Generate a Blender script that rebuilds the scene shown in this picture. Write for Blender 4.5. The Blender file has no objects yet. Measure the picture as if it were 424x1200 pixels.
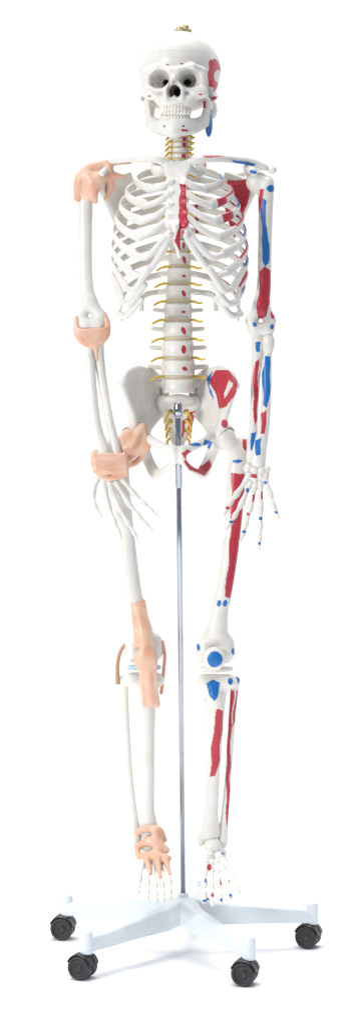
import bpy, math, numpy as np
ZOOM=None
S=1/600.0
CX,HY,DD,Z0=212.0,503.0,2400.0,614.0
def W(p):
    px,py,D=p[:3]; f=(DD+D)/DD
    return np.array([(px-CX)*f,D,Z0-(py-HY)*f])
# ---------------- SDF toolkit (1 unit = 1/600 m) ----------------
def cap(a,b,ra,rb=None,k=None): return ('c',np.array(a,float),np.array(b,float),ra,ra if rb is None else rb,k)
def ell(c,r,k=None): return ('e',np.array(c,float),np.array(r,float),k)
def tri(a,b,c,r,k=None): return ('t',np.array(a,float),np.array(b,float),np.array(c,float),r,k)
def cyl(c,rx,ry,h,k=None): return ('y',np.array(c,float),rx,ry,h,k)
def crom(P,n):
    P=np.array(P,float); P=np.vstack([2*P[0]-P[1],P,2*P[-1]-P[-2]]); out=[]
    for i in range(1,len(P)-2):
        for t in np.arange(n)/n:
            a,b,c,d=P[i-1:i+3]
            out.append(.5*((2*b)+(c-a)*t+(2*a-5*b+4*c-d)*t*t+(3*b-a-3*c+d)*t**3))
    out.append(P[-2]); return np.array(out)
def chain(pts,k=None,raw=False):
    q=np.array([list(np.array(p[:3],float) if raw else W(p))+[p[3]] for p in pts])
    if len(q)>2: q=crom(q,4); q[:,3]=np.maximum(q[:,3],.8)
    return [('C',q,k)]
def ball(p,r,k=None):
    c=W(p)
    if not hasattr(r,'__len__'): r=(r,r,r)
    return ell(c,r,k)
def wtri(a,b,c,r,k=None): return tri(W(a),W(b),W(c),r,k)
def bbox(p):
    if p[0]=='C':
        q=p[1]; r=q[:,3].max(); return q[:,:3].min(0)-r,q[:,:3].max(0)+r
    if p[0]=='c':
        r=max(p[3],p[4]); return np.minimum(p[1],p[2])-r,np.maximum(p[1],p[2])+r
    if p[0]=='e': return p[1]-p[2],p[1]+p[2]
    if p[0]=='t': return np.min([p[1],p[2],p[3]],0)-p[4],np.max([p[1],p[2],p[3]],0)+p[4]
    if p[0]=='y':
        e=np.array([p[2],p[3],p[4]]); return p[1]-e,p[1]+e
def dist(p,X,Y,Z):
    if p[0]=='c':
        a,b=p[1],p[2]; ab=b-a; L=max(ab@ab,1e-9)
        t=np.clip(((X-a[0])*ab[0]+(Y-a[1])*ab[1]+(Z-a[2])*ab[2])/L,0,1)
        return np.sqrt((X-a[0]-t*ab[0])**2+(Y-a[1]-t*ab[1])**2+(Z-a[2]-t*ab[2])**2)-(p[3]+t*(p[4]-p[3]))
    if p[0]=='e':
        c,r=p[1],p[2]; x=(X-c[0]);y=(Y-c[1]);z=(Z-c[2])
        k0=np.sqrt((x/r[0])**2+(y/r[1])**2+(z/r[2])**2)
        k1=np.sqrt((x/r[0]**2)**2+(y/r[1]**2)**2+(z/r[2]**2)**2)+1e-6
        return k0*(k0-1)/k1
    if p[0]=='y':
        c,rx,ry,h=p[1:5]; x=X-c[0];y=Y-c[1];z=Z-c[2]
        w=0.84+0.16*np.clip(np.abs(z)/h,0,1)**2
        q=(np.sqrt((x/rx)**2+(y/ry)**2+1e-9)-w)*min(rx,ry)
        v=np.abs(z)-h
        rr=1.5
        qa=np.maximum(q+rr,0);va=np.maximum(v+rr,0)
        return np.sqrt(qa**2+va**2)+np.minimum(np.maximum(q+rr,v+rr),0)-rr
    if p[0]=='t':
        a,b,c=p[1:4]
        def dot(u,v): return u[0]*v[0]+u[1]*v[1]+u[2]*v[2]
        P=(X,Y,Z)
        def sub(o): return (X-o[0],Y-o[1],Z-o[2])
        ba,cb,ac=b-a,c-b,a-c; n=np.cross(ba,ac); n=n/np.linalg.norm(n)
        pa,pb,pc=sub(a),sub(b),sub(c)
        s=np.sign(dot(np.cross(ba,n),pa))+np.sign(dot(np.cross(cb,n),pb))+np.sign(dot(np.cross(ac,n),pc))
        def e(pp,ed):
            t=np.clip(dot(ed,pp)/(ed@ed),0,1)
            return (pp[0]-ed[0]*t)**2+(pp[1]-ed[1]*t)**2+(pp[2]-ed[2]*t)**2
        de=np.sqrt(np.minimum(np.minimum(e(pa,ba),e(pb,cb)),e(pc,ac)))
        dn=np.abs(dot(n,pa))
        inside=np.abs(s)>=2.5
        return np.where(inside,dn,de)-p[4]
def sdf(prims,h=1.0,k=4.0,subs=(),ks=2.0):
    bs=[bbox(p) for p in prims]
    lo=np.min([b[0] for b in bs],0)-3*h-1; hi=np.max([b[1] for b in bs],0)+3*h+1
    n=np.ceil((hi-lo)/h).astype(int)+1
    F=np.full(n,100.0,np.float32)
    ax=[lo[i]+h*np.arange(n[i]) for i in range(3)]
    def sl(b,m):
        i0=np.clip(np.floor((b[0]-m-lo)/h).astype(int),0,n); i1=np.clip(np.ceil((b[1]+m-lo)/h).astype(int)+1,0,n)
        return tuple(slice(a,c) for a,c in zip(i0,i1))
    def grids(s):
        return ax[0][s[0]][:,None,None],ax[1][s[1]][None,:,None],ax[2][s[2]][None,None,:]
    for p,b in zip(prims,bs):
        kk=p[-1] if p[-1] is not None else k
        m=kk+3*h
        if p[0]=='C':
            q=p[1]; s=sl(b,m); G=np.full(F[s].shape,100.0,np.float32); off=[z.start for z in s]
            for i in range(len(q)-1):
                pp=('c',q[i,:3],q[i+1,:3],q[i,3],q[i+1,3],0); s1=sl(bbox(pp),m)
                d=dist(pp,*grids(s1)); s2=tuple(slice(z.start-o,z.stop-o) for z,o in zip(s1,off))
                G[s2]=np.minimum(G[s2],d)
            d=G; f=F[s]
        else:
            s=sl(b,m); d=dist(p,*grids(s)); f=F[s]
        g=np.maximum(kk-np.abs(f-d),0)/kk
        F[s]=np.minimum(f,d)-g*g*kk*0.25*(np.minimum(f,d)<50)
    for p in subs:
        b=bbox(p); kk=p[-1] if p[-1] is not None else ks
        s=sl(b,kk+3*h); d=-dist(p,*grids(s)); f=F[s]
        g=np.maximum(kk-np.abs(f-d),0)/kk
        F[s]=np.maximum(f,d)+g*g*kk*0.25
    return nets(F,lo,h)
def nets(F,lo,h):
    s=F<0
    c=np.zeros(np.array(F.shape)-1,np.int8)
    co=[(i,j,k) for i in (0,1) for j in (0,1) for k in (0,1)]
    nx,ny,nz=F.shape
    for i,j,k in co: c+=s[i:nx-1+i,j:ny-1+j,k:nz-1+k]
    m=(c>0)&(c<8); ci=np.argwhere(m)
    idx=-np.ones(c.shape,np.int64); idx[m]=np.arange(len(ci))
    P=np.zeros((len(ci),3)); C=np.zeros(len(ci))
    for a in co:
        for x in range(3):
            if a[x]==0:
                b=list(a); b[x]=1
                fa=F[ci[:,0]+a[0],ci[:,1]+a[1],ci[:,2]+a[2]]; fb=F[ci[:,0]+b[0],ci[:,1]+b[1],ci[:,2]+b[2]]
                cr=(fa<0)!=(fb<0)
                t=np.where(cr,fa/np.where(cr,fa-fb,1),0)
                for y in range(3):
                    P[:,y]+=np.where(cr,a[y]+(t if y==x else 0),0)
                C+=cr
    V=(ci+P/C[:,None])*h+lo
    fs=[]
    for x in range(3):
        y,z=(x+1)%3,(x+2)%3
        A=np.moveaxis(s,(x,y,z),(0,1,2)); I=np.moveaxis(idx,(x,y,z),(0,1,2))
        e=np.argwhere(A[:-1,1:-1,1:-1]!=A[1:,1:-1,1:-1]); i,j,k=e[:,0],e[:,1]+1,e[:,2]+1
        q=np.stack([I[i,j-1,k-1],I[i,j,k-1],I[i,j,k],I[i,j-1,k]],1)
        fl=~A[i,j,k]; q[fl]=q[fl][:,::-1]
        fs.append(q)
    return V,np.concatenate(fs)
# ---------------- objects ----------------
COL=bpy.context.scene.collection
WL={}
def empty(name,loc=(0,0,0)):
    o=bpy.data.objects.new(name,None); COL.objects.link(o); o.location=loc; WL[o.name]=np.array(loc,float); o.empty_display_size=.05; return o
def nrm(me):
    a=np.empty(len(me.vertices)*3,np.float32); me.vertices.foreach_get('normal',a); return a.reshape(-1,3)
IV=np.array([0.775,0.76,0.725])
RED=np.array([0.50,0.035,0.06]); BLU=np.array([0.012,0.16,0.50]); YEL=np.array([0.75,0.52,0.06])
PNK=np.array([0.79,0.46,0.33])
def mk(name,V,F,mat,parent=None,paint=None,base=None,smooth=True,label=None,units=True,color=True):
    V=np.asarray(V,float)
    if units: V=V*S
    c=(V.min(0)+V.max(0))/2
    me=bpy.data.meshes.new(name)
    F=np.asarray(F) if not isinstance(F,list) else F
    if isinstance(F,np.ndarray):
        n=len(F);k=F.shape[1]
        me.vertices.add(len(V)); me.vertices.foreach_set('co',(V-c).astype(np.float32).ravel())
        me.loops.add(n*k); me.loops.foreach_set('vertex_index',F.astype(np.int32).ravel())
        me.polygons.add(n); me.polygons.foreach_set('loop_start',np.arange(0,n*k,k,dtype=np.int32))
        me.update(calc_edges=True); me.validate()
    else:
        me.from_pydata((V-c).tolist(),[],F); me.update()
    me.polygons.foreach_set('use_smooth',np.full(len(me.polygons),smooth))
    if color:
        cols=np.tile(base if base is not None else IV,(len(V),1)).astype(float)
        if paint: cols=paint(V/S,nrm(me),cols)
        at=me.color_attributes.new('Col','FLOAT_COLOR','POINT')
        at.data.foreach_set('color',np.concatenate([cols,np.ones((len(V),1))],1).astype(np.float32).ravel())
    me.materials.append(mat)
    o=bpy.data.objects.new(name,me); COL.objects.link(o)
    WL[o.name]=c
    if parent: o.parent=parent; o.location=c-WL[parent.name]
    else: o.location=c
    if label: o['label']=label
    return o
def inpoly(x,y,P):
    r=np.zeros(x.shape,bool); n=len(P)
    for i in range(n):
        x1,y1=P[i]; x2,y2=P[(i+1)%n]
        if y1==y2: continue
        r^=((y1>y)!=(y2>y))&(x<(x2-x1)*(y-y1)/(y2-y1)+x1)
    return r
def patches(specs,ny=0.25):
    """paint marks given on the frontal plane of the body part"""
    def f(V,N,C):
        D=(V[:,1].min()+V[:,1].max())/2; g=DD/(DD+D)
        x=V[:,0]*g+CX; y=HY+(Z0-V[:,2])*g
        x=x+0.8*np.sin(y*0.16); y=y+0.6*np.sin(x*0.2)
        for sp in specs:
            col,kind,a=sp[:3]; lim=sp[3] if len(sp)>3 else ny
            m=inpoly(x,y,a) if kind=='p' else ((x-a[0])/a[2])**2+((y-a[1])/a[3])**2<1
            m&=N[:,1]<lim
            C[m]=col
        return C
    return f
def SD(name,prims,mat,parent,h=1.0,k=4,subs=(),ks=2,paint=None,base=None,label=None):
    V,F=sdf(prims,h,k,subs,ks); return mk(name,V,F,mat,parent,paint,base,label=label)
# ---------------- materials ----------------
def newmat(n):
    m=bpy.data.materials.new(n); m.use_nodes=True; return m,m.node_tree,m.node_tree.nodes['Principled BSDF']
def bonemat(name,rough,bump,tint=0.05,sss=0.0,scale=90):
    m,t,b=newmat(name)
    a=t.nodes.new('ShaderNodeAttribute'); a.attribute_name='Col'
    tc=t.nodes.new('ShaderNodeTexCoord')
    n=t.nodes.new('ShaderNodeTexNoise'); n.inputs['Scale'].default_value=scale*0.35; n.inputs['Detail'].default_value=5
    mr=t.nodes.new('ShaderNodeMapRange'); mr.inputs[1].default_value=.35; mr.inputs[2].default_value=.75; mr.inputs[3].default_value=1.0; mr.inputs[4].default_value=1-tint*2
    mx=t.nodes.new('ShaderNodeMix'); mx.data_type='RGBA'; mx.blend_type='MULTIPLY'; mx.inputs[0].default_value=1
    cb=t.nodes.new('ShaderNodeCombineColor')
    t.links.new(tc.outputs['Object'],n.inputs['Vector']); t.links.new(n.outputs['Fac'],mr.inputs[0])
    pw=t.nodes.new('ShaderNodeMath'); pw.operation='POWER'; pw.inputs[1].default_value=1.6
    pw2=t.nodes.new('ShaderNodeMath'); pw2.operation='POWER'; pw2.inputs[1].default_value=.7
    t.links.new(mr.outputs[0],pw.inputs[0]); t.links.new(mr.outputs[0],pw2.inputs[0])
    t.links.new(pw2.outputs[0],cb.inputs[0]); t.links.new(mr.outputs[0],cb.inputs[1]); t.links.new(pw.outputs[0],cb.inputs[2])
    t.links.new(a.outputs['Color'],mx.inputs[6]); t.links.new(cb.outputs[0],mx.inputs[7])
    t.links.new(mx.outputs[2],b.inputs['Base Color'])
    b.inputs['Roughness'].default_value=rough
    if sss: 
        b.inputs['Subsurface Weight'].default_value=sss; b.inputs['Subsurface Scale'].default_value=.006
    n2=t.nodes.new('ShaderNodeTexNoise'); n2.inputs['Scale'].default_value=scale*3; n2.inputs['Detail'].default_value=4
    bp=t.nodes.new('ShaderNodeBump'); bp.inputs['Strength'].default_value=bump; bp.inputs['Distance'].default_value=.0006
    t.links.new(tc.outputs['Object'],n2.inputs['Vector']); t.links.new(n2.outputs['Fac'],bp.inputs['Height']); t.links.new(bp.outputs[0],b.inputs['Normal'])
    return m
BONE=bonemat('bone_plastic',.36,.2)
LIG=bonemat('ligament_rubber',.34,.5,.10,0.3)
NERV=bonemat('nerve_rubber',.5,.1)
def plain(name,col,rough,metal=0,bump=0.0):
    m,t,b=newmat(name); 
    n=t.nodes.new('ShaderNodeTexNoise'); n.inputs['Scale'].default_value=40; n.inputs['Detail'].default_value=6
    tc=t.nodes.new('ShaderNodeTexCoord'); t.links.new(tc.outputs['Object'],n.inputs['Vector'])
    r=t.nodes.new('ShaderNodeValToRGB'); r.color_ramp.elements[0].position=.3; r.color_ramp.elements[1].position=.7
    r.color_ramp.elements[0].color=(*[c*.94 for c in col],1); r.color_ramp.elements[1].color=(*col,1)
    t.links.new(n.outputs['Fac'],r.inputs[0]); t.links.new(r.outputs[0],b.inputs['Base Color'])
    b.inputs['Roughness'].default_value=rough; b.inputs['Metallic'].default_value=metal
    return m
CHROME=plain('chrome',(.44,.47,.52),.12,1)
PAINT=plain('white_painted_steel',(.70,.75,.79),.3)
BLACK=plain('black_plastic',(.018,.018,.02),.38)
TYRE=plain('black_tyre',(.03,.03,.033),.55)
BRASS=plain('brass',(.50,.42,.24),.35,.5)
# ================= SKELETON =================
SK=empty('anatomical_skeleton')
SK['label']='white plastic anatomical skeleton with red and blue muscle markings'; SK['category']='skeleton'
# ---- skull
OX,OY,OZ=-1.5,0.0,1018.0
yaw=math.radians(-6); cyw,syw=math.cos(yaw),math.sin(yaw)
def sk2w(V):
    V=np.asarray(V,float); x,y,z=V[:,0],V[:,1]-15,V[:,2]
    return np.stack([x*cyw-y*syw+OX,x*syw+y*cyw+15+OY,z+OZ],1)
def both(f):
    r=[]
    for s in (-1,1): r+=f(s)
    return r
cr=[ell((0,18,20),(48,51,42)),ell((0,-8,22),(40,38,37),14),ell((0,14,-6),(41,42,24),12),
    ell((0,-22,-6),(29,20,22),8),ell((0,-33,-24),(20,16,13),6),ell((0,-35,-31),(17.5,17,6),4),cap((0,-46,8),(0,-54,-5),4,3.2,3)]
cr+=both(lambda s:[cap((s*33,-32,9),(s*20,-43,12),4.5,4.8,4),cap((s*20,-43,12),(s*4,-47,8),4.8,4.5,4),
    cap((s*31,-34,9),(s*31,-35,-10),4.2,4,3),cap((s*30,-36,-12),(s*12,-45,-12),4.2,3.2,3),cap((s*9,-46,-12),(s*5,-49,4),3,3,3),
    ell((s*29,-35,-16),(9,7.5,7.5),4),cap((s*24,-38,-18),(s*14,-42,-28),5,5,5),
    cap((s*33,-31,-17),(s*42,-8,-17),3.6,2.8,3),cap((s*42,-8,-17),(s*42,12,-13),2.8,4,3),
    ell((s*37,24,-26),(6.5,9,12),5),cap((s*8,-48,-10),(s*9,-47,-24),3,3.5,3)])
sb=both(lambda s:[ell((s*17,-46,-1),(11.5,20,10.5),3),ell((s*15.5,-36,-1),(8.5,22,7.5),3),ell((s*12,-18,-1),(4,14,3.5),1.5),ell((s*37,-15,-12),(5.5,13,15),3),ell((s*3.8,-52,-16),(4.4,16,7),1.5),ell((s*36,-6,-36),(6,14,12),3)])
sb+=[ell((0,-54,-10),(3.8,14,6.5),1.5),ell((0,0,-45),(26,28,20),4),ell((0,22,16),(40,42,34),4),ell((0,-24,-14),(8,22,9),3)]
V,F=sdf(cr,.8,4,sb)
def pskull(Vw,N,C):
    x,y,z=V[:,0],V[:,1],V[:,2]
    m=(((y-2+0.25*z)/22)**2+((z-10)/18)**2<1+.18*np.sin(z*.35)+.1*np.sin(y*.5))&(x>36); C[m]=RED
    m=(((y-8)/16)**2+((z-10)/7)**2<1)&(x>36); C[m]=IV*.95
    m=(x>36)&(np.abs(y+8)<10)&(np.abs(z+19)<2.6); C[m]=RED
    # sutures
    su=np.abs(y-(2-0.05*z)+1.2*np.sin(x*1.1)+.8*np.sin(x*2.7))<.55
    C[su&(z>26)&~(C[:,1]<.1)]=np.array([.38,.32,.25])
    cut=(np.abs(z-32)<.5)&~(C[:,1]<.1); C[cut]=np.array([.66,.63,.58])
    for a,b,cc in ((9,16,RED),(-8,15,RED),(30,-19,RED),(-29,-20,RED*0.8+.1)):
        C[(y<-20)&(((x-a)/2.2)**2+((z-b)/1.0)**2<1)]=cc
    return C
sku=mk('skull',sk2w(V),F,BONE,SK,pskull,label='white skull with red temple marking and dark eye sockets')
mn=[ell((0,-48,-61),(9,6,9),6)]
mn+=both(lambda s:chain([(0,-47,-60,6.4),(s*10.5,-43,-60,6.4),(s*23,-24,-55,6),(s*33,-4,-45,5.4)],4,True)
  +chain([(0,-46,-51,5.4),(s*12,-42,-51,5.4),(s*22,-22,-48,5),(s*31,-8,-42,4.4)],4,True)
  +[tri((s*34,-3,-47),(s*38,5,-20),(s*35,-13,-22),3,4),tri((s*34,-3,-47),(s*30,-15,-46),(s*35,-13,-22),3,4),cap((s*38,5,-22),(s*39,6,-13),3.2,4.2,3),cap((s*34,-12,-24),(s*34.5,-11,-15),3,2,3)])
mn+=[ell((35.5,2,-46),(4.5,8,16),3)]
V,F=sdf(mn,.8,3)
Vm=V
def pm(Vw,N,C):
    x,y,z=Vm.T
    C[(x>32.0)&(z<-30+1.2*np.sin(y))&(y>-9)]=BLU
    C[(x>29)&(x<34)&(z<-22)&(z>-31)&(y<-8)]=RED
    C[(x>9)&(x<16)&(z<-60)&(z>-62.5)&(y<-30)]=RED
    C[(np.abs(np.abs(x)-11)<1.3)&(np.abs(z+56)<1.3)&(y<-30)]=np.array([.2,.15,.12])
    return C
mk('mandible',sk2w(V),F,BONE,sku,pm,label='lower jaw with blue marking at its angle')
def teeth(z,h,rx,ry,cy,n=14):
    P=[]
    for i in range(n):
        a=(i-(n-1)/2)/(n-1)*math.radians(158)
        x=rx*math.sin(a);y=cy-ry*math.cos(a)
        w=2.2 if abs(i-(n-1)/2)<1 else 1.8
        P.append(ell((x,y,z+ (0.6 if i%3==0 else 0)),(w,2.2,h),.2)); P.append(ell((x*1.0,y+.6,z+h*.5),(w*.8,2,h*.7),.2))
    return P
TC=np.array([.82,.79,.72])
V,F=sdf(teeth(-37,4.8,17.5,18,-33),.45,.3); mk('upper_teeth',sk2w(V),F,BONE,sku,base=TC)
V,F=sdf(teeth(-46.5,4.6,16.5,17,-32),.45,.3); mk('lower_teeth',sk2w(V),F,BONE,sku,base=TC)
def revolve(prof,n=24,axis='z',c=(0,0,0)):
    V=[];Fq=[]
    for r,z in prof:
        for i in range(n):
            a=2*math.pi*i/n
            p=(r*math.cos(a),r*math.sin(a),z)
            V.append(p)
    m=len(prof)
    for j in range(m-1):
        for i in range(n): Fq.append([j*n+i,j*n+(i+1)%n,(j+1)*n+(i+1)%n,(j+1)*n+i])
    V=np.array(V)
    if axis=='x': V=V[:,[2,0,1]]
    return V+np.array(c),Fq
hk=[cap((0,6,60),(0,6,66),5.5,4.5,1),cap((-7,6,64),(8,6,64),3,3,1),ell((4,5,68),(3.8,3.8,3.4),1),ell((-4,6,67),(3,3,2.6),1)]
V,F=sdf(hk,.6,1); mk('hanging_hook',sk2w(V)+np.array([4,0,0]),F,BRASS,sku,color=False)
for s in (-1,1):
    V,F=sdf([cap((s*38,-14,16),(s*41,-11,18),1.5,1.5,1),ell((s*39,-14,14),(1.5,1.5,3),1)],.5,1); mk('skull_clip',sk2w(V),F,BLACK,sku,color=False)
# ---- spine
vert=[(452,209.5,8,18.5,8.6),(431,208.5,3,18,8.8),(408.5,208,0,17,8.6),(386.5,208,2,16,8.3),(364.5,208.5,7,15,8),(343,209,14,14,7.8),(322.5,210,22,13,7.5),(303.5,210.5,30,12,7)]
y=287; 
for i in range(9): vert.append((y,210.5,min(45,34+i*4) if i<5 else 46-(i-4)*5,11-.25*i,5.2)); y-=[15,14,13.5,12.5,11,10.5,10,9.5,9][i]
for i in range(7): vert.append((183-6.6*i,210+.3*i,24-3*i if i<4 else 12+(i-4)*3,9.5,2.3))
discs=[]
for i in range(len(vert)-1):
    a,b=vert[i],vert[i+1]
    f=(a[0]+b[0])/2; c=W(((a[1]+b[1])/2,f,(a[2]+b[2])/2)); r=(a[3]+b[3])/2
    hh=3.4 if i<8 else (1.8 if i<17 else 1.1)
    discs.append(cyl(c,r*1.05,r*.82,hh,.5))
discs+=chain([(v[1],v[0],v[2]+v[3]*.95,3) for v in vert],.5)
V,F=sdf(discs,.9,.5)
spn=mk('spine',V,F,BONE,SK,base=np.array([.56,.49,.37]),label='curved spinal column with beige discs')
for i,(py,px,D,r,hh) in enumerate(vert):
    c=W((px,py,D)); q=r/18.0
    P=[cyl(c,r,r*.78,hh,.5)]
    lum=i<5
    o=lambda x,y,z:c+np.array([x,y,z])
    for s in (-1,1):
        P+=[cap(o(s*r*.5,r*.6,1),o(s*r*.62,r*1.2,1),r*.2,r*.2,2)]
        P+=[cap(o(s*r*.62,r*1.2,1),o(s*r*(1.85 if lum else 1.55),r*(1.0 if lum else 1.5),3 if not lum else 2),r*.18,r*(.16 if lum else .17),2)]
        P+=[cap(o(s*r*.62,r*1.2,1),o(0,r*1.7,0),r*.2,r*.2,2), cap(o(s*r*.85,r*1.1,hh*.9),o(s*r*.85,r*1.15,-hh*1.1),r*.24,r*.24,2)]
    P+=[cap(o(0,r*1.7,0),o(0,r*2.4,-hh*(.4 if lum else 1.3)),r*.2,r*.16,2)]
    def pv(V,N,C,c=c,r=r,i=i):
        hz=[0,2.5,5,4.5,1.5,4,1.5,4.5,4,4,4,4,4,4][i]+.01 if i<14 else 2
        if i<14: C[(((V[:,0]-c[0]-r*.42+.25*(V[:,2]-c[2])*(i%2))/(r*.17))**2+((V[:,2]-c[2]+1.5)/hz)**2<1)&(N[:,1]<0)&(V[:,1]<c[1])]=RED
        if i>=17: C[(V[:,0]-c[0]>r*.3)&(V[:,0]-c[0]<r*.8)&(N[:,1]<0)&(V[:,1]<c[1])]=RED
        return C
    SD('vertebra',P,BONE,spn,h=.8,k=2,paint=pv if i!=18 else None)
    if i<23:
        b=vert[i+1]; f=(py+b[0])/2
        for s in (-1,1):
            L=13 if i<8 else (9 if i<17 else 7)
            if 8<=i<17 and i%2: continue
            pts=[(px+s*r*.7,f,D+r*.5,1.6),(px+s*(r+3),f-.5,D+r*.3,1.6),(px+s*(r+L*.7),f+1.5,D+2,1.4),(px+s*(r+L),f+(4 if s<0 else 1),D-1,1.2)]
            SD('spinal_nerve',chain(pts,1),NERV,spn,h=.6,k=1,base=YEL)
# ---- ribs
def sweep(path,rn,rb,center,n=10):
    m=len(path); T=np.gradient(path,axis=0); T/=np.linalg.norm(T,axis=1)[:,None]
    V=[]
    for i in range(m):
        rad=path[i]-np.array(center); rad[2]=0; rad=rad/np.linalg.norm(rad)
        N=rad-T[i]*(rad@T[i]); N/=np.linalg.norm(N); B=np.cross(T[i],N)
        e=1.0
        if i==0 or i==m-1: e=.35
        for j in range(n):
            a=2*math.pi*j/n
            V.append(path[i]+e*(N*rn[i]*math.cos(a)+B*rb[i]*math.sin(a)))
    F=[[i*n+j,i*n+(j+1)%n,(i+1)*n+(j+1)%n,(i+1)*n+j] for i in range(m-1) for j in range(n)]
    F.append(list(range(n))[::-1]); F.append([ (m-1)*n+j for j in range(n)])
    return np.array(V),F
RA=[31,50,61,68,73,76,78,78,77,74,68,50]
RT=[v[0] for v in vert[5:17]][::-1]
TD=[v[2] for v in vert[5:17]][::-1]
RE=[(20,202),(30,222),(37,241),(42,260),(46,279),(50,299),(55,320),(61,338),(67,354),(72,368),(67,376),(44,366)]
RB=[(38,-34),(50,-46),(58,-54),(63,-60),(66,-64),(68,-66),(68,-64),(66,-58),(63,-50),(60,-38),(55,-8),(48,25)]
ST=[197,213,226,240,253,265,274]
cart=[]
for s in (-1,1):
    for i in range(10):
        e=(209.5+s*RE[i][0],RE[i][1],RB[i][1])
        stD=-46-(i*5.0)
        if i==0: pts=[e,(209.5+s*12,197,-42)]
        elif i<5: pts=[e,(209.5+s*(RE[i][0]*.6),RE[i][1]*.62+ST[i]*.38,(RB[i][1]-stD)*.4+stD-5),(209.5+s*8,ST[i],-50-5*i)]
        elif i<7: pts=[e,(209.5+s*(RE[i][0]*.74),RE[i][1]+2,RB[i][1]-6),(209.5+s*(RE[i][0]*.40),RE[i][1]*.55+ST[i]*.45,-74),(209.5+s*7,ST[i],-74)]
        else:
            j=i-1; pts=[e,(209.5+s*(RE[i][0]*.84),RE[i][1]+1,RB[i][1]-8),(209.5+s*(RE[j][0]*(.66)),RE[j][1]-4,RB[j][1]-9)]
        cart+=chain([tuple(p)+(3.9,) for p in pts],2)
V,F=sdf(cart,.9,2)
rc=mk('rib_cage',V,F,BONE,SK,base=np.array([.75,.74,.715]),label='rib cage of curved ribs joined by pale cartilage')
st=[wtri((193,191,-41),(223,191,-41),(214,213,-52),3.4),wtri((193,191,-41),(200,213,-52),(214,213,-52),3.4),
    wtri((199,215,-53),(214,215,-53),(217,262,-74),3),wtri((199,215,-53),(196,262,-74),(217,262,-74),3)]
st+=chain([(206,266,-75,6),(207,282,-76,3.8),(210,300,-74,2.4)],3)
st+=[ball((198,ST[i],-50-5*i),4) for i in range(1,7)]+[ball((217,ST[i],-50-5*i),4) for i in range(1,7)]
SD('sternum',st,BONE,rc,h=.8,k=3,subs=[ell(W((209,186,-44)),(6,8,4),2)],paint=patches([(RED,'p',[(210,214),(219,216),(221,228),(219,240),(221,252),(221,262),(217,270),(214,280),(217,291),(219,300),(213,300),(208,290),(205,284),(209,268),(209,255),(211,244),(209,232),(211,224)])],.6),label='breastbone with red marking down one half')
SC=W((210,260,0))
for s in (-1,1):
    for i in range(12):
        a=RA[i]; pyT=RT[i]-2; ex,ey=RE[i]; bk,fr=RB[i]; H=ey-pyT; cx=209.5; sp=TD[i]
        P=[(cx+s*9,pyT,sp+9),(cx+s*max(a*.34,18),pyT+H*.03,max(bk,sp+14)),(cx+s*a*.80,pyT+H*.22,bk*.62),(cx+s*a,pyT+H*.5,2)]
        if i<10: P+=[(cx+s*(a*.90 if i else a*.92),pyT+H*.78,fr*.68),(cx+s*ex,ey,fr)]
        elif i==10: P[-1]=(cx+s*a,pyT+H*.62,12); P+=[(cx+s*ex,ey,-14)]
        else: P=P[:3]+[(cx+s*ex,pyT+24,bk*.75)]
        if s>0 and i<11: P=[(x+ (x>270)*1.5,yy,d) for x,yy,d in P]
        path=crom([W(p) for p in P],14); m=len(path); u=np.linspace(0,1,m)
        rn=2.0+.4*np.sin(u*9+i); rb=4.2+1.0*u-0.4*np.sin(u*math.pi)+(.6*(u>.9))+.25*np.sin(u*17+i*2)
        if i==0: rb+=.8
        if i>9: rb=rb*np.linspace(1,.6,m)
        V,F=sweep(path,rn,rb,SC,16)
        def pr(Vv,N,C,s=s,i=i,m=m):
            if s<0: return C
            t=np.repeat(np.linspace(0,1,m),16); j=np.tile(np.arange(16),m)
            up=(j>=2)&(j<=5); dn=(j>=11)&(j<=13)
            C[dn&(t>.34)&(t<.76)]=BLU*.9+.02
            if i%2==0: C[up&(t>.42)&(t<.80)]=RED
            else: C[up&(t>.50)&(t<.72)]=BLU
            out=(j<=3)|(j>=13)
            if 2<=i<=9: C[out&(t>.57)&(t<.64)]=RED
            if i in (2,3): C[out&(t>.80)&(t<.92)]=RED
            inn=(j>=6)&(j<=10)
            if 3<=i<=7: C[inn&(t>.10)&(t<.17)]=RED
            return C
        mk('rib',V,F,BONE,rc,pr)
# ---- shoulder girdle
def mir(P,c=417.0): return [(c-p[0],)+tuple(p[1:]) for p in P]
clav=[(195,191,-40,5.2),(183,187,-42,4.4),(162,186,-34,4),(142,187,-16,4.2),(122,190,0,4.6),(107,196,6,4)]
SD('clavicle',chain(clav),BONE,SK,label='slender white collarbone')
SD('clavicle',chain(mir(clav)),BONE,SK,paint=patches([(RED,'p',[(228,183),(250,182),(262,186),(240,188)]),(BLU,'p',[(270,187),(300,190),(296,194),(272,190)])]),label='collarbone with thin red and blue marks')
for s in (0,1):
    M=(lambda p:p) if s==0 else (lambda p:(417-p[0],)+tuple(p[1:]))
    gl,sa,ia,mb=(119,214,14),(152,203,46),(143,276,52),(158,222,52)
    P=[wtri(M(gl),M(sa),M(mb),2.2),wtri(M(gl),M(mb),M(ia),2.2),ball(M((118,214,13)),(6,6,10)),
       ball(M(ia),3)]+chain([M((119,222,14))+(3.6,),M((130,245,34))+(3.4,),M(ia)+(3.2,)])+chain([M((158,214,55))+(3,),M((130,203,42))+(3.6,),M((108,195,26))+(4.5,),M((98,199,6))+(5,)])
    P+=chain([M((124,205,20))+(5,),M((128,196,2))+(4.5,),M((120,203,-12))+(4,)])
    pt=patches([(RED,'p',[(293,212),(268,208),(262,224),(268,262),(275,276),(290,240)]),(BLU,'e',(296,206,4,3))],.9) if s else None
    SD('scapula',P,BONE,SK,k=3,paint=pt,label=['white shoulder blade','shoulder blade with large red marking'][s])
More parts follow.
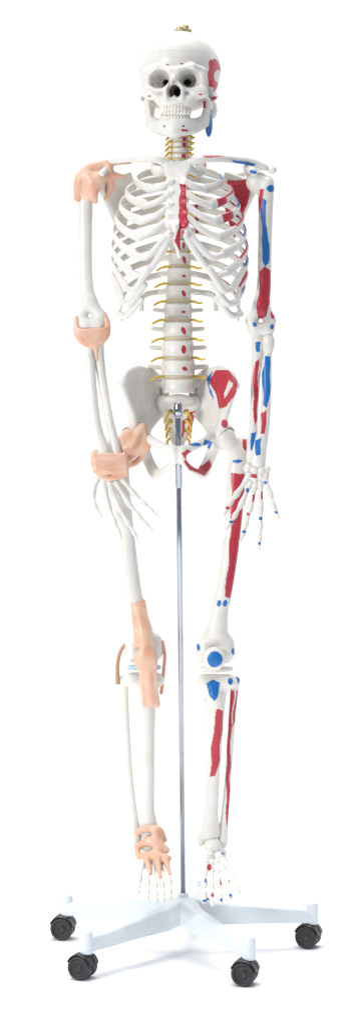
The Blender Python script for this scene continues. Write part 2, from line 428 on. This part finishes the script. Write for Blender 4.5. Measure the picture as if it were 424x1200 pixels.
# ---- humeri
def elbowend(a,l,m,lo):
    return chain([a,l])+chain([a,m])+chain([l,lo[0]])+chain([m,lo[1]])+chain([lo[0],lo[1]])
hl=[ball((109,213,11),(13,12,13)),ball((98,214,6),9)]+chain([(100,222,8,9.8),(100,245,9,8.8),(100,290,8,8.0),(101,330,5,8.2),(104,354,3,9.3)])+elbowend((104,352,3,8.5),(95,371,2,6),(118,371,2,6.5),((99,380,0,7),(115,380,0,7.5)))
SD('humerus',hl,BONE,SK,subs=[ball((107,367,-9),(5,4,4.5))],label='plain white upper arm bone')
hr=[ball((301,214,11),(13,12,13)),ball((312,215,6),9)]+chain([(311,223,8,9.8),(311,245,9,8.6),(310,290,8,8.0),(309,330,5,8.2),(306,359,3,9.3)])+elbowend((306,357,3,8.5),(294,376,2,6),(316,376,2,6.5),((297,386,0,7),(313,386,0,7.5)))
hp=patches([(BLU,'p',[(307,232),(312,236),(310,262),(316,288),(314,308),(310,313),(306,306),(307,285),(305,255)]),(RED,'p',[(303,222),(308,222),(305,250),(302,240)]),(BLU,'e',(316,222,5,4)),
  (RED,'p',[(304,318),(309,312),(317,318),(317,350),(312,370),(302,377),(300,356),(303,338)]),(BLU,'e',(297,381,2.5,3)),(BLU,'e',(317,384,2.5,3)),(RED,'e',(319,370,2.5,5))],.4)
SD('humerus',hr,BONE,SK,h=.8,subs=[ball((306,372,-9),(5,4,4.5))],paint=hp,label='upper arm bone with long red and blue markings')
# ---- forearms
SD('ulna',chain([(114,378,10,6),(114,396,2,8),(116,415,2,6.4),(120,445,0,5.4),(128,490,-10,4.9),(137,530,-20,5.4),(139,540,-22,4.5)]),BONE,SK)
SD('radius',chain([(103,393,-1,7.4),(104,400,-1,7.2),(105,412,0,5),(106,425,-2,6),(108,455,-6,5.6),(113,500,-14,6.4),(121,530,-22,8.8),(122,541,-24,9)]),BONE,SK)
SD('ulna',chain([(303,383,10,6),(302,401,2,8),(301,418,2,6.4),(299,445,0,5.4),(297,490,-10,4.9),(294,530,-20,5.4),(293,540,-22,4.5)]),BONE,SK,h=.8,
   paint=patches([(RED,'p',[(298,424),(303,420),(302,450),(301,490),(297,500),(296,450)]),(BLU,'p',[(299,400),(306,400),(304,412),(300,412)]),(BLU,'p',[(293,508),(299,506),(297,530),(293,528)])],.6),label='forearm bone with red strip')
SD('radius',chain([(314,398,-1,7.4),(314,405,-1,7.2),(313,416,0,5),(312,428,-2,6),(312,458,-6,5.6),(309,500,-14,6.4),(303,530,-22,8.8),(302,541,-24,9)]),BONE,SK,h=.8,
   paint=patches([(BLU,'p',[(310,416),(316,418),(317,450),(313,478),(308,474),(307,440)]),(RED,'p',[(306,484),(313,480),(309,508),(304,508)]),(BLU,'p',[(299,516),(306,512),(304,532),(298,534)])],.6),label='forearm bone with blue strip')
# ---- hands
def hand(carp,fing,paintc,lab,red=None):
    P=[]
    for c in carp: P.append(ball(c[:3],c[3],1.0))
    for i,f in enumerate(fing):
        a,b=f[0],f[1]; mid=tuple((np.array(a)+np.array(b))/2)
        P+=chain([a+(4.0,),mid+(2.6,),b+(4.0,)],1.0)
    H=SD('hand',P,BONE,SK,h=.8,k=1,label=lab,paint=paintc)
    for i,f in enumerate(fing):
        P=[]
        for j in range(1,len(f)-1):
            a,b=np.array(f[j]),np.array(f[j+1]); d=(b-a); L=np.linalg.norm(d); d=d/L
            a2=a+d*(2.8 if j==1 else 1.6); b2=b-d*(1.2 if j<len(f)-2 else 0); m=(a2+b2)/2
            r0=3.9-.4*j
            P+=chain([tuple(a2)+(r0,),tuple(m)+(r0*.6,),tuple(b2)+(r0*(.88 if j<len(f)-2 else .6),)],.6)
        SD('finger' if i else 'thumb',P,BONE,H,h=.6,k=.6,paint=red)
def D(l,d0=-28,d1=-44):
    n=len(l); return [(x,y,d0+(d1-d0)*i/(n-1)) for i,(x,y) in enumerate(l)]
fl=[D([(115,560),(109,578),(111,592),(118,604)]),D([(122,565),(127,592),(134,611),(139,622),(142,631)]),D([(129,567),(139,594),(150,613),(157,624),(161,632)]),
    D([(136,565),(150,589),(163,605),(171,614),(178,621)]),D([(143,561),(157,579),(169,590),(176,597),(183,603)])]
hand([(116,549,-26,5.2),(124,551,-27,5.5),(132,551,-27,5.5),(140,549,-26,5),(119,558,-28,4.8),(127,560,-28,5),(134,559,-28,4.8),(141,557,-27,4.6)],fl,None,'white bony hand with loosely spread fingers')
fr_=[D([(310,560),(316,578),(320,592),(326,607)]),D([(305,566),(305,594),(305,616),(304,631),(303,643)]),D([(299,567),(293,595),(288,614),(285,625),(281,635)]),
    D([(293,566),(283,590),(275,604),(270,613),(265,620)]),D([(289,562),(277,579),(270,589),(266,596),(262,603)])]
dots=patches([(BLU,'e',(316,592,4,2)),(RED,'e',(298,558,4,2.5)),(BLU,'e',(289,575,2,3)),(RED,'e',(306,580,1.6,5)),(RED,'e',(296,584,1.6,5)),(BLU,'e',(311,565,2,2))],.6)
fd=patches([(BLU,'e',(305,636,4,1.6)),(BLU,'e',(286,623,4,1.6)),(BLU,'e',(271,611,4,1.6)),(BLU,'e',(305,607,3,2)),(RED,'e',(290,603,3,2)),(BLU,'e',(324,601,4,1.6)),(RED,'e',(267,595,3,1.6))],.9)
hand([(290,549,-26,5),(298,551,-27,5.5),(306,551,-27,5.5),(312,550,-26,4.8),(291,558,-28,4.6),(298,560,-28,5),(305,559,-28,4.8),(311,557,-27,4.6)],fr_,dots,'bony hand dotted with red and blue marks',fd)
# ---- pelvis
def M2(s): return (lambda p:tuple(p)) if s==0 else (lambda p:(418-p[0],)+tuple(p[1:]))
PV=[];PS=[]
for s in (0,1):
    m=M2(s)
    asis,c1,ct,c2,psis,si,ac,ai=(143,452,-28),(147,441,-12),(163,433,8),(178,437,28),(191,449,42),(190,480,32),(168,497,2),(154,483,-18)
    PV+=[wtri(m(asis),m(c1),m(ai),2.6),wtri(m(c1),m(ct),m(ai),2.2),wtri(m(ct),m(ac),m(ai),2.2),wtri(m(ct),m(c2),m(ac),2.2),wtri(m(c2),m(si),m(ac),2.4),wtri(m(c2),m(psis),m(si),3.5)]
    PV+=chain([m(asis)+(4.8,),m(c1)+(4.2,),m((154,435,-2))+(4.2,),m(ct)+(4,),m(c2)+(4,),m(psis)+(5,)])
    PV+=chain([m(asis)+(4,),m(ai)+(4.5,),m((158,500,-8))+(7,)])
    PV+=[ball(m((157,512,1)),(16,15,16))]
    PV+=chain([m(si)+(6,),m((174,500,10))+(5.5,),m((172,512,-10))+(5.5,),m((190,523,-30))+(4.5,),m((204,528,-36))+(5.5,)])
    PV+=chain([m((204,528,-36))+(5,),m((204,540,-32))+(4.5,),m((194,550,-18))+(3.6,),m((182,556,2))+(5.5,)])
    PV+=chain([m((166,520,8))+(8,),m((173,538,16))+(6.5,),m((180,553,8))+(7,)])
    PS+=[ell(W(m((151,514,-4))),(13,13,13),2)]
pp=patches([(RED,'p',[(245,446),(253,434),(268,434),(278,446),(274,462),(264,478),(257,480),(252,462)]),(BLU,'p',[(243,442),(250,434),(245,452),(251,470),(245,460)]),(IV,'p',[(268,446),(272,450),(262,468),(261,462)]),
  (RED,'p',[(222,533),(214,540),(222,551),(240,557),(248,546),(244,538),(236,546)]),(RED,'e',(262,497,4,5)),(BLU,'e',(229,521,7,2)),(RED,'p',[(212,530),(220,526),(226,531),(216,537)]),(BLU,'p',[(240,514),(250,518),(246,526),(238,520)])],.8)
pel=SD('pelvis',PV,BONE,SK,h=1,k=4,subs=PS,paint=pp,label='broad hip bone with red marking on one wing')
sc=[wtri((190,470,22),(227,470,22),(219,505,48),5),wtri((190,470,22),(199,505,48),(219,505,48),5),wtri((199,505,48),(219,505,48),(209,530,42),3.5),ball((209,468,12),(18,10,6)),ball((190,474,26),(8,10,10)),ball((228,474,26),(8,10,10))]+chain([(209,530,42,3),(209,540,34,2)])
ss=[ell(W((209+s*9,482+q*11,28+q*9)),(2.6,7,2.4)) for s in (-1,1) for q in range(4)]
SD('sacrum',sc,BONE,pel,h=.9,k=4,subs=ss,paint=patches([(RED,'p',[(220,484),(230,482),(226,505),(219,512)]),(RED,'p',[(213,492),(216,492),(215,512),(212,510)])],.6))
for q in range(4):
    for s in (-1,1):
        SD('sacral_nerve',chain([(209+s*9,483+q*10,24+q*8,1.6),(209+s*13,487+q*10,18+q*8,1.6),(209+s*(16-q),495+q*9,14+q*8,1.4)],1),NERV,pel,h=.6,k=1,base=YEL)
# ---- femurs
fmL=[ball((153,514,-3),(12.5,12.5,12.5)),ball((136,520,6),9)]+chain([(152,516,-2,8),(140,530,2,9)])+chain([(137,524,6,9),(140,550,4,11),(143,585,0,10.4),(147,620,-3,9.9),(153,670,-5,9.7),(159,710,-4,10.2),(165,738,-2,14)])+chain([(156,752,2,10),(180,752,2,10)])+[ball((157,763,4),(11,16,13)),ball((180,763,4),(11,16,13))]
SD('femur',fmL,BONE,SK,k=6,label='plain white thigh bone',subs=[ball((169,775,-14),(4,8,10))])
fmR=[ball((264,514,-3),(12.5,12.5,12.5)),ball((283,521,6),9)]+chain([(265,516,-2,8),(277,530,2,9)])+chain([(282,525,6,9),(277,552,4,11),(275,585,0,10.4),(271,630,-3,9.9),(264,680,-5,9.8),(257,715,-4,10.4),(253,741,-2,14)])+chain([(241,753,2,10),(264,753,2,10)])+[ball((240,764,4),(11,16,13)),ball((264,764,4),(11,16,13))]
fp=patches([(RED,'p',[(271,553),(288,556),(287,600),(283,640),(275,690),(272,702),(262,698),(266,670),(269,630),(270,590)]),(BLU,'e',(256,706,2.6,4)),(BLU,'e',(263,706,2.6,4)),(BLU,'e',(270,706,2.4,4)),(RED,'e',(252,510,5,3)),
 (BLU,'e',(277,540,6,2)),(BLU,'e',(233,758,2,4)),(BLU,'e',(273,762,2,4)),(RED,'p',[(284,514),(289,516),(289,530),(285,526)])],.5)
SD('femur',fmR,BONE,SK,h=.9,k=6,paint=fp,label='thigh bone with long red strip',subs=[ball((252,776,-14),(4,8,10))])
SD('patella',[ball((170,770,-19),(11,6,13))],BONE,SK,k=3)
SD('patella',[ball((251,772,-19),(13,7,14))],BONE,SK,h=.8,k=3,paint=patches([(BLU,'e',(251,772,9,9.5))],.9),label='kneecap with round blue marking')
SD('meniscus',chain([(152,782,-6,3),(169,783,-9,3),(186,782,-6,3)])+chain([(152,782,6,3),(186,782,6,3)]),BONE,SK,base=np.array([.45,.66,.78]))
SD('meniscus',chain([(236,784,-6,3),(252,785,-9,3),(270,784,-6,3)])+chain([(236,784,6,3),(270,784,6,3)]),BONE,SK)
# ---- shins
SD('tibia',[ball((156,797,0),(12,14,9)),ball((181,797,0),(12,14,9))]+chain([(169,802,0,14),(171,825,-4,11.5),(172,860,-1,9.5),(173,910,5,8.2),(173,950,10,8.6),(175,973,13,12)])+[ball((173,815,-13),(6,5,8)),ball((187,981,12),(5,6,8))],BONE,SK,k=6,label='plain white shin bone')
SD('fibula',chain([(145,797,10,6.5),(146,810,10,4.6),(148,850,12,4.1),(152,910,15,4.1),(157,955,16,4.6),(160,980,15,6),(161,990,13,5)]),BONE,SK,k=4)
SD('tibia',[ball((240,799,0),(12,14,9)),ball((266,799,0),(12,14,9))]+chain([(252,804,0,14),(252,826,-4,11.5),(251,860,-1,9.5),(249,910,5,8.4),(247,950,10,8.6),(246,974,13,12)])+[ball((250,816,-13),(6,5,8)),ball((235,984,12),(5,6,8))],BONE,SK,h=.9,k=6,
   paint=patches([(BLU,'p',[(242,798),(250,794),(258,799),(254,814),(250,819),(244,812)]),(BLU,'e',(270,796,3,4)),(RED,'p',[(254,828),(262,832),(259,860),(257,890),(252,908),(246,909),(247,880),(250,850)]),(BLU,'e',(238,822,2,7))],.6),label='shin bone with red strip and blue knee marking')
SD('fibula',chain([(275,798,8,6.5),(274,811,10,4.6),(271,850,12,4.1),(267,910,15,4.1),(263,955,16,4.6),(261,980,15,6),(261,990,13,5)]),BONE,SK,h=.8,k=4,
   paint=patches([(RED,'p',[(268,808),(274,808),(270,860),(269,960),(265,970),(265,900)]),(BLU,'e',(277,796,4,4)),(RED,'p',[(276,808),(279,808),(275,845),(272,850)])],.8),label='thin outer shin bone with red strip')
# ---- feet
def foot(tars,toes,pt,lab,fd=None):
    P=[ball(t[:3],t[3],1.2) for t in tars]
    for a in toes:
        mid=tuple((np.array(a[0])+np.array(a[1]))/2); big=1.25 if a is toes[0] else 1
        P+=chain([a[0]+(4.0*big,),mid+(2.3*big,),a[1]+(3.5*big,)],.8)
    H=SD('foot',P,BONE,SK,h=.8,k=1.2,paint=pt,label=lab)
    for a in toes:
        big=1.35 if a is toes[0] else 1
        P=[]
        for j in range(1,len(a)-1):
            p,q=np.array(a[j]),np.array(a[j+1]); d=q-p; d=d/np.linalg.norm(d); p2=p+d*(2.5 if j==1 else 1.2); q2=q-d*.8
            P+=chain([tuple(p2)+(3.0*big,),tuple((p2+q2)/2)+(1.9*big,),tuple(q2)+(2.5*big,)],.5)
        SD('toe',P,BONE,H,h=.6,k=.5,paint=fd)
def T(l): 
    ds=[-20,-48,-62,-72,-78]; return [(x,y,ds[i]) for i,(x,y) in enumerate(l)]
foot([(176,991,6,11),(170,1000,32,10),(165,1002,46,8),(184,1003,-8,8),(170,1005,-6,8),(190,1010,-17,5.5),(183,1011,-17,5.2),(177,1011,-16,5.2),(169,1010,-14,5.5)],
 [T([(192,1014),(198,1033),(199,1044),(199,1053)]),T([(185,1015),(190,1037),(191,1047),(191,1053),(191,1057)]),T([(179,1015),(182,1037),(183,1047),(183,1053),(183,1057)]),T([(173,1014),(173,1034),(173,1044),(173,1050),(173,1054)]),T([(167,1012),(164,1030),(162,1039),(162,1044),(161,1048)])],None,'bony foot hanging with toes pointing down')
foot([(249,993,6,11),(256,1001,32,10),(258,1003,46,8),(244,1004,-8,8),(257,1006,-6,8),(241,1011,-17,5.5),(248,1012,-17,5.2),(254,1012,-16,5.2),(262,1010,-14,5.5)],
 [T([(241,1015),(239,1036),(239,1047),(239,1056)]),T([(248,1016),(248,1039),(248,1049),(248,1056),(249,1060)]),T([(254,1016),(257,1038),(258,1048),(258,1054),(259,1058)]),T([(259,1015),(266,1034),(268,1043),(269,1049),(270,1053)]),T([(264,1012),(273,1027),(276,1035),(278,1040),(280,1045)])],
 patches([(RED,'e',(244,1010,3,3)),(BLU,'e',(262,998,2.5,2)),(RED,'e',(258,1024,1.5,5)),(BLU,'e',(240,1022,1.5,3)),(RED,'e',(267,1024,1.5,4))],.7),'bony foot with small red and blue marks',
 patches([(RED,'e',(249,1048,3,2)),(BLU,'e',(259,1052,3,1.6)),(BLU,'e',(270,1046,3,1.6)),(BLU,'e',(239,1052,3,1.6))],.9))
# ---- ligaments
def lig(name,P,lab,k=5,h=1.0,pt=None): SD(name,P,LIG,SK,h=h,k=k,base=PNK,label=lab,paint=pt)
def fade(V,N,C):
    w=.5+.5*np.sin(V[:,0]*.21+V[:,2]*.13+1)*np.sin(V[:,2]*.11-V[:,0]*.07)
    return C*(1-w[:,None]*.65)+np.array([.83,.64,.52])*w[:,None]*.65
lig('shoulder_ligament',chain([(152,190,-2,2.5),(138,189,-4,4.5),(120,192,-4,5.2),(104,199,-2,6.5),(94,212,-1,7),(91,232,2,4.5)])+chain([(146,207,4,2.5),(128,205,-4,4.5),(112,213,-3,11),(104,228,0,7.5)])+chain([(128,196,-6,4),(130,218,14,4.5),(124,232,20,2.5)])+chain([(104,206,-6,5),(110,224,-6,4),(112,236,0,3)]),'salmon shoulder ligament wrapped around the joint',pt=fade)
lig('elbow_ligament',chain([(91,372,-2,3),(90,386,-4,4),(96,399,-5,4.6),(110,403,-5,5),(123,395,-4,4.6),(126,380,-2,3.8),(122,368,0,3)])+[wtri((94,388,-7),(122,386,-7),(109,402,-8),2.5)]+chain([(112,402,-4,3.6),(114,422,-3,2)]),'salmon elbow ligament wrapped around the joint',k=4,pt=fade)
lig('wrist_ligament',[wtri((110,533,-32),(145,534,-30),(113,552,-35),2.6),wtri((145,534,-30),(113,552,-35),(148,551,-34),2.6)]+chain([(111,530,-28,3),(112,546,-32,4.2),(128,551,-35,4.2),(147,548,-31,4),(146,534,-27,3)])+chain([(116,540,-33,3.6),(140,541,-32,3.6)])+chain([(118,558,-33,3),(130,561,-34,3),(148,556,-31,3)]),'salmon wrist ligament across the carpal bones',k=4,pt=fade)
lig('hip_ligament',[wtri((168,500,-16),(144,512,-18),(148,540,-14),3.6),wtri((168,500,-16),(173,524,-16),(148,540,-14),3.6),ball((153,514,-8),(13,12,11))]+chain([(166,500,-18,3),(156,520,-22,3.2),(140,532,-10,4)])+chain([(150,538,-12,5),(138,528,0,4)])+chain([(172,524,-12,3),(162,540,-6,3.6),(148,547,-6,3)]),'salmon hip ligament over the joint',k=4,pt=fade)
kn=chain([(162,708,-10,4),(166,735,-15,5),(170,758,-24,6)],4)+[ball((171,772,-24),(14,8,14))]+[wtri((155,704,-10),(168,704,-10),(178,756,-20),2.2),wtri((155,704,-10),(160,756,-17),(178,756,-20),2.2),
   wtri((165,780,-24),(181,780,-24),(184,826,-12),2.6),wtri((165,780,-24),(169,826,-14),(184,826,-12),2.6)]+chain([(174,785,-25,4),(177,824,-15,3.6)],4)
lig('knee_ligament',kn,'long salmon tendon band over the kneecap',pt=fade)
LB=np.array([.55,.31,.22])
SD('collateral_ligament',chain([(150,752,0,2.6),(142,762,0,2.2),(138,778,0,2.2),(138,800,6,2.6)],2),LIG,SK,base=LB)
SD('collateral_ligament',chain([(190,752,0,2.4),(193,766,0,2.1),(192,784,0,2.1),(189,812,0,2.2)],2),LIG,SK,base=PNK)
lig('ankle_ligament',chain([(160,976,4,3.4),(170,971,0,4),(186,972,0,4),(192,984,2,4)])+chain([(164,990,0,4),(178,986,-6,6),(194,996,-8,5)])+chain([(160,992,4,3),(164,1004,-10,4),(180,1003,-16,6),(197,1006,-20,4)])+chain([(172,1008,-22,3.5),(176,1024,-34,2.2)])+chain([(184,1006,-22,4),(188,1028,-40,2.4)])+chain([(194,1006,-22,3.5),(199,1024,-36,2.2)])+chain([(182,974,-4,4),(186,992,-8,4),(178,1004,-14,4)]),'salmon ankle ligament wrapped over the foot',k=5,pt=fade)
# ================= STAND =================
STD=empty('mobile_stand'); STD['label']='chrome pole stand on white five-armed base with black casters'; STD['category']='stand'
def tube(a,b,prof,n=28):
    a,b=np.array(a),np.array(b); d=b-a; L=np.linalg.norm(d); d/=L
    u=np.cross(d,[0,1,0]); u/=np.linalg.norm(u); v=np.cross(d,u)
    Vv=[];Ff=[]
    for r,t in prof:
        for i in range(n):
            an=2*math.pi*i/n; Vv.append(a+d*t+r*(u*math.cos(an)+v*math.sin(an)))
    for j in range(len(prof)-1):
        for i in range(n): Ff.append([j*n+i,(j+1)*n+i,(j+1)*n+(i+1)%n,j*n+(i+1)%n])
    return np.array(Vv),Ff
pt_,pb_=W((208.5,472,-8)),W((214.5,1052,0)); L=np.linalg.norm(pt_-pb_)
V,F=tube(pb_,pt_,[(0.1,0),(3.1,0.1),(3.1,L-100),(3.2,L-99),(3.9,L-98),(3.9,L-18),(4.0,L-17.5),(5.4,L-17),(5.4,L-6),(4.6,L-2),(4.2,L),(.1,L)])
pole=mk('pole',V,F,CHROME,STD,color=False)
hubx,huby=pb_[0],0.0
R=158.0
az=[10-72*i for i in range(5)]
V=[];F=[]
def add(v,f):
    n=len(V); V.extend(list(map(tuple,v))); F.extend([[q+n for q in g] for g in f])
for a in az:
    th=math.radians(a); d=np.array([math.cos(th),math.sin(th)]); pn=np.array([-d[1],d[0]])
    secs=[(6,15,9.5,66,40),(18,14.5,9.0,63.5,38),(34,11.5,7,58.5,34),(80,9.2,5.4,53,33),(140,7.6,4.4,46.5,31),(R-6,7.2,4.2,45,30),(R,6,3.6,44,31)]
    vs=[]
    for r,wb,wt,zt,zb in secs:
        c=d*r
        for (w,z) in ((-wb,zb),(wb,zb),(wb,zb+(zt-zb)*.45),(wt+.8,zt-1.6),(wt-1,zt),(-wt+1,zt),(-wt-.8,zt-1.6),(-wb,zb+(zt-zb)*.45)):
            p=c+pn*w; vs.append((p[0]+hubx,p[1]+huby,z))
    fs=[[i*8+j,(i+1)*8+j,(i+1)*8+(j+1)%8,i*8+(j+1)%8] for i in range(len(secs)-1) for j in range(8)]
    fs.append(list(range(8))); m=(len(secs)-1)*8; fs.append([m+j for j in range(8)][::-1])
    add(vs,fs)
    v,f=revolve([(0.1,53.5),(5,53.5),(6.6,52.5),(7.2,50),(7.6,30),(7.0,28),(.1,28)],20,c=(hubx+d[0]*(R-3),huby+d[1]*(R-3),0)); add(v,[g[::-1] for g in f])
v,f=revolve([(.1,71),(4.8,71),(6,70),(6.5,66.5),(11,65.5),(14.5,63.5),(16,60),(17.5,40),(16,36),(.1,36)],36,c=(hubx,huby,0)); add(v,[g[::-1] for g in f])
bs=mk('base',V,F,PAINT,STD,smooth=False,color=False,label='white five-armed star base')
bv=bs.modifiers.new('bevel','BEVEL'); bv.width=.0012; bv.segments=2; bv.limit_method='ANGLE'; bv.angle_limit=math.radians(25)
def rotz(V,a,c):
    V=np.array(V,float); ca,sa=math.cos(a),math.sin(a)
    return np.stack([V[:,0]*ca-V[:,1]*sa+c[0],V[:,0]*sa+V[:,1]*ca+c[1],V[:,2]+c[2]],1)
for i,a in enumerate(az):
    th=math.radians(a); c=(hubx+math.cos(th)*(R-3),huby+math.sin(th)*(R-3),0)
    rot=math.radians([70,75,65,80,20][i]); off=5
    hv=[]
    n=18
    for xx in (-2.2,2.2):
        for j in range(n+1):
            an=math.radians(-25+j*(215/n)); hv.append((xx,off+14.6*math.cos(an),14.5+14.6*math.sin(an)))
        hv.append((xx,off,12))
    m=n+2
    hf=[[j,j+1,m+j+1,m+j] for j in range(n)]+[[n,n+1,m+n+1,m+n],[n+1,0,m,m+n+1],list(range(m))[::-1],[m+j for j in range(m)]]
    for s in (-1,1):
        b0=len(hv); prof=[(s*1.5,15.6),(s*10.6,15.2),(s*12.2,13.8),(s*11.2,13.6),(s*1.5,14.3)]
        nn=14
        for j in range(nn+1):
            an=math.radians(20+j*(150/nn))
            for (x_,r_) in prof: hv.append((x_,off+r_*math.cos(an),14.0+r_*math.sin(an)))
        for j in range(nn):
            for q in range(5):
                hf.append([b0+j*5+q,b0+j*5+(q+1)%5,b0+(j+1)*5+(q+1)%5,b0+(j+1)*5+q])
        hf.append([b0+q for q in range(5)]); hf.append([b0+nn*5+q for q in range(5)][::-1])
    b0=len(hv); v,f=revolve([(.1,34),(4.0,34),(4.2,27),(5.4,26.5),(5.4,22),(.1,22)],16,c=(0,0,0)); hv+=list(map(tuple,v)); hf+=[[q+b0 for q in g[::-1]] for g in f]
    cs=mk('caster',rotz(hv,rot,c),hf,BLACK,STD,smooth=False,color=False,label='black twin-wheel swivel caster')
    for s in (-1,1):
        prof=[(.1,7.6),(3,7.6),(3.4,8.4),(4.2,8.4),(4.6,6.6),(9.6,6.2),(10.2,8.6),(11.6,9.2),(12.9,8.4),(13.6,6.5),(13.6,-0.4),(13,-1.2),(.1,-1.2)]
        v,f=revolve(prof,32,axis='x'); v=v*np.array([s,1,1])+np.array([s*3.2,off,13.6])
        if s<0: f=[g[::-1] for g in f]
        f=[g[::-1] for g in f]
        mk('wheel',rotz(v,rot,c),f,TYRE,cs,smooth=True,color=False)
# ================= FLOOR =================
m,t,b=newmat('white_studio_floor')
n=t.nodes.new('ShaderNodeTexNoise'); n.inputs['Scale'].default_value=3
r=t.nodes.new('ShaderNodeValToRGB'); r.color_ramp.elements[0].color=(.95,.95,.95,1); r.color_ramp.elements[1].color=(.97,.97,.97,1)
t.links.new(n.outputs['Fac'],r.inputs[0]); t.links.new(r.outputs[0],b.inputs['Base Color']); b.inputs['Roughness'].default_value=.9; b.inputs['Specular IOR Level'].default_value=.1
N=64; fv=[(2.4*math.cos(2*math.pi*i/N),2.4*math.sin(2*math.pi*i/N),0) for i in range(N)]
fl_=mk('floor',np.array(fv),[list(range(N))],m,None,units=False,color=False,smooth=False)
fl_['kind']='structure'; fl_['label']='seamless bright white studio floor'
# ================= LIGHT / WORLD / CAMERA =================
w=bpy.data.worlds.new('World'); bpy.context.scene.world=w; w.use_nodes=True; t=w.node_tree; bg=t.nodes['Background']
tc=t.nodes.new('ShaderNodeTexCoord'); sp=t.nodes.new('ShaderNodeSeparateXYZ'); t.links.new(tc.outputs['Generated'],sp.inputs[0])
rp=t.nodes.new('ShaderNodeValToRGB'); mr=t.nodes.new('ShaderNodeMapRange'); mr.inputs[1].default_value=-1; mr.inputs[2].default_value=1
t.links.new(sp.outputs['Y'],mr.inputs[0]); t.links.new(mr.outputs[0],rp.inputs[0])
e=rp.color_ramp.elements; e[0].position=.32; e[0].color=(.25,.275,.325,1); e[1].position=.92; e[1].color=(1,1,1,1)
t.links.new(rp.outputs[0],bg.inputs['Color']); bg.inputs['Strength'].default_value=1.08
def area(name,loc,tgt,size,pw,col):
    l=bpy.data.lights.new(name,'AREA'); l.energy=pw; l.size=size; l.color=col; l.shape='SQUARE'
    o=bpy.data.objects.new(name,l); COL.objects.link(o); o.location=loc
    from mathutils import Vector
    o.rotation_euler=(Vector(tgt)-Vector(loc)).to_track_quat('-Z','Y').to_euler(); return o
area('softbox_lamp',(-2.8,-2.9,1.9),(0,0,.9),1.0,100,(1,.985,.96))
area('added_top_fill',(0.0,0.6,9.0),(0,0.2,0),7,840,(1,1,1))  # added overhead fill with no visible source, lifts the floor to white
cam=bpy.data.cameras.new('camera'); co=bpy.data.objects.new('camera',cam); COL.objects.link(co)
co.location=(0,-4,614/600.0); co.rotation_euler=(math.radians(90),0,0)
cam.sensor_fit='VERTICAL'; cam.sensor_height=36; cam.sensor_width=36; cam.lens=72; cam.shift_y=-97/1200; cam.clip_end=500
if ZOOM:
    cam.lens=72*ZOOM[2]; cam.shift_x=(ZOOM[0]-212)/1200*ZOOM[2]; cam.shift_y=(503-ZOOM[1])/1200*ZOOM[2]
bpy.context.scene.camera=co
vs=bpy.context.scene.view_settings; vs.view_transform='Standard'; vs.look='None'; vs.exposure=0
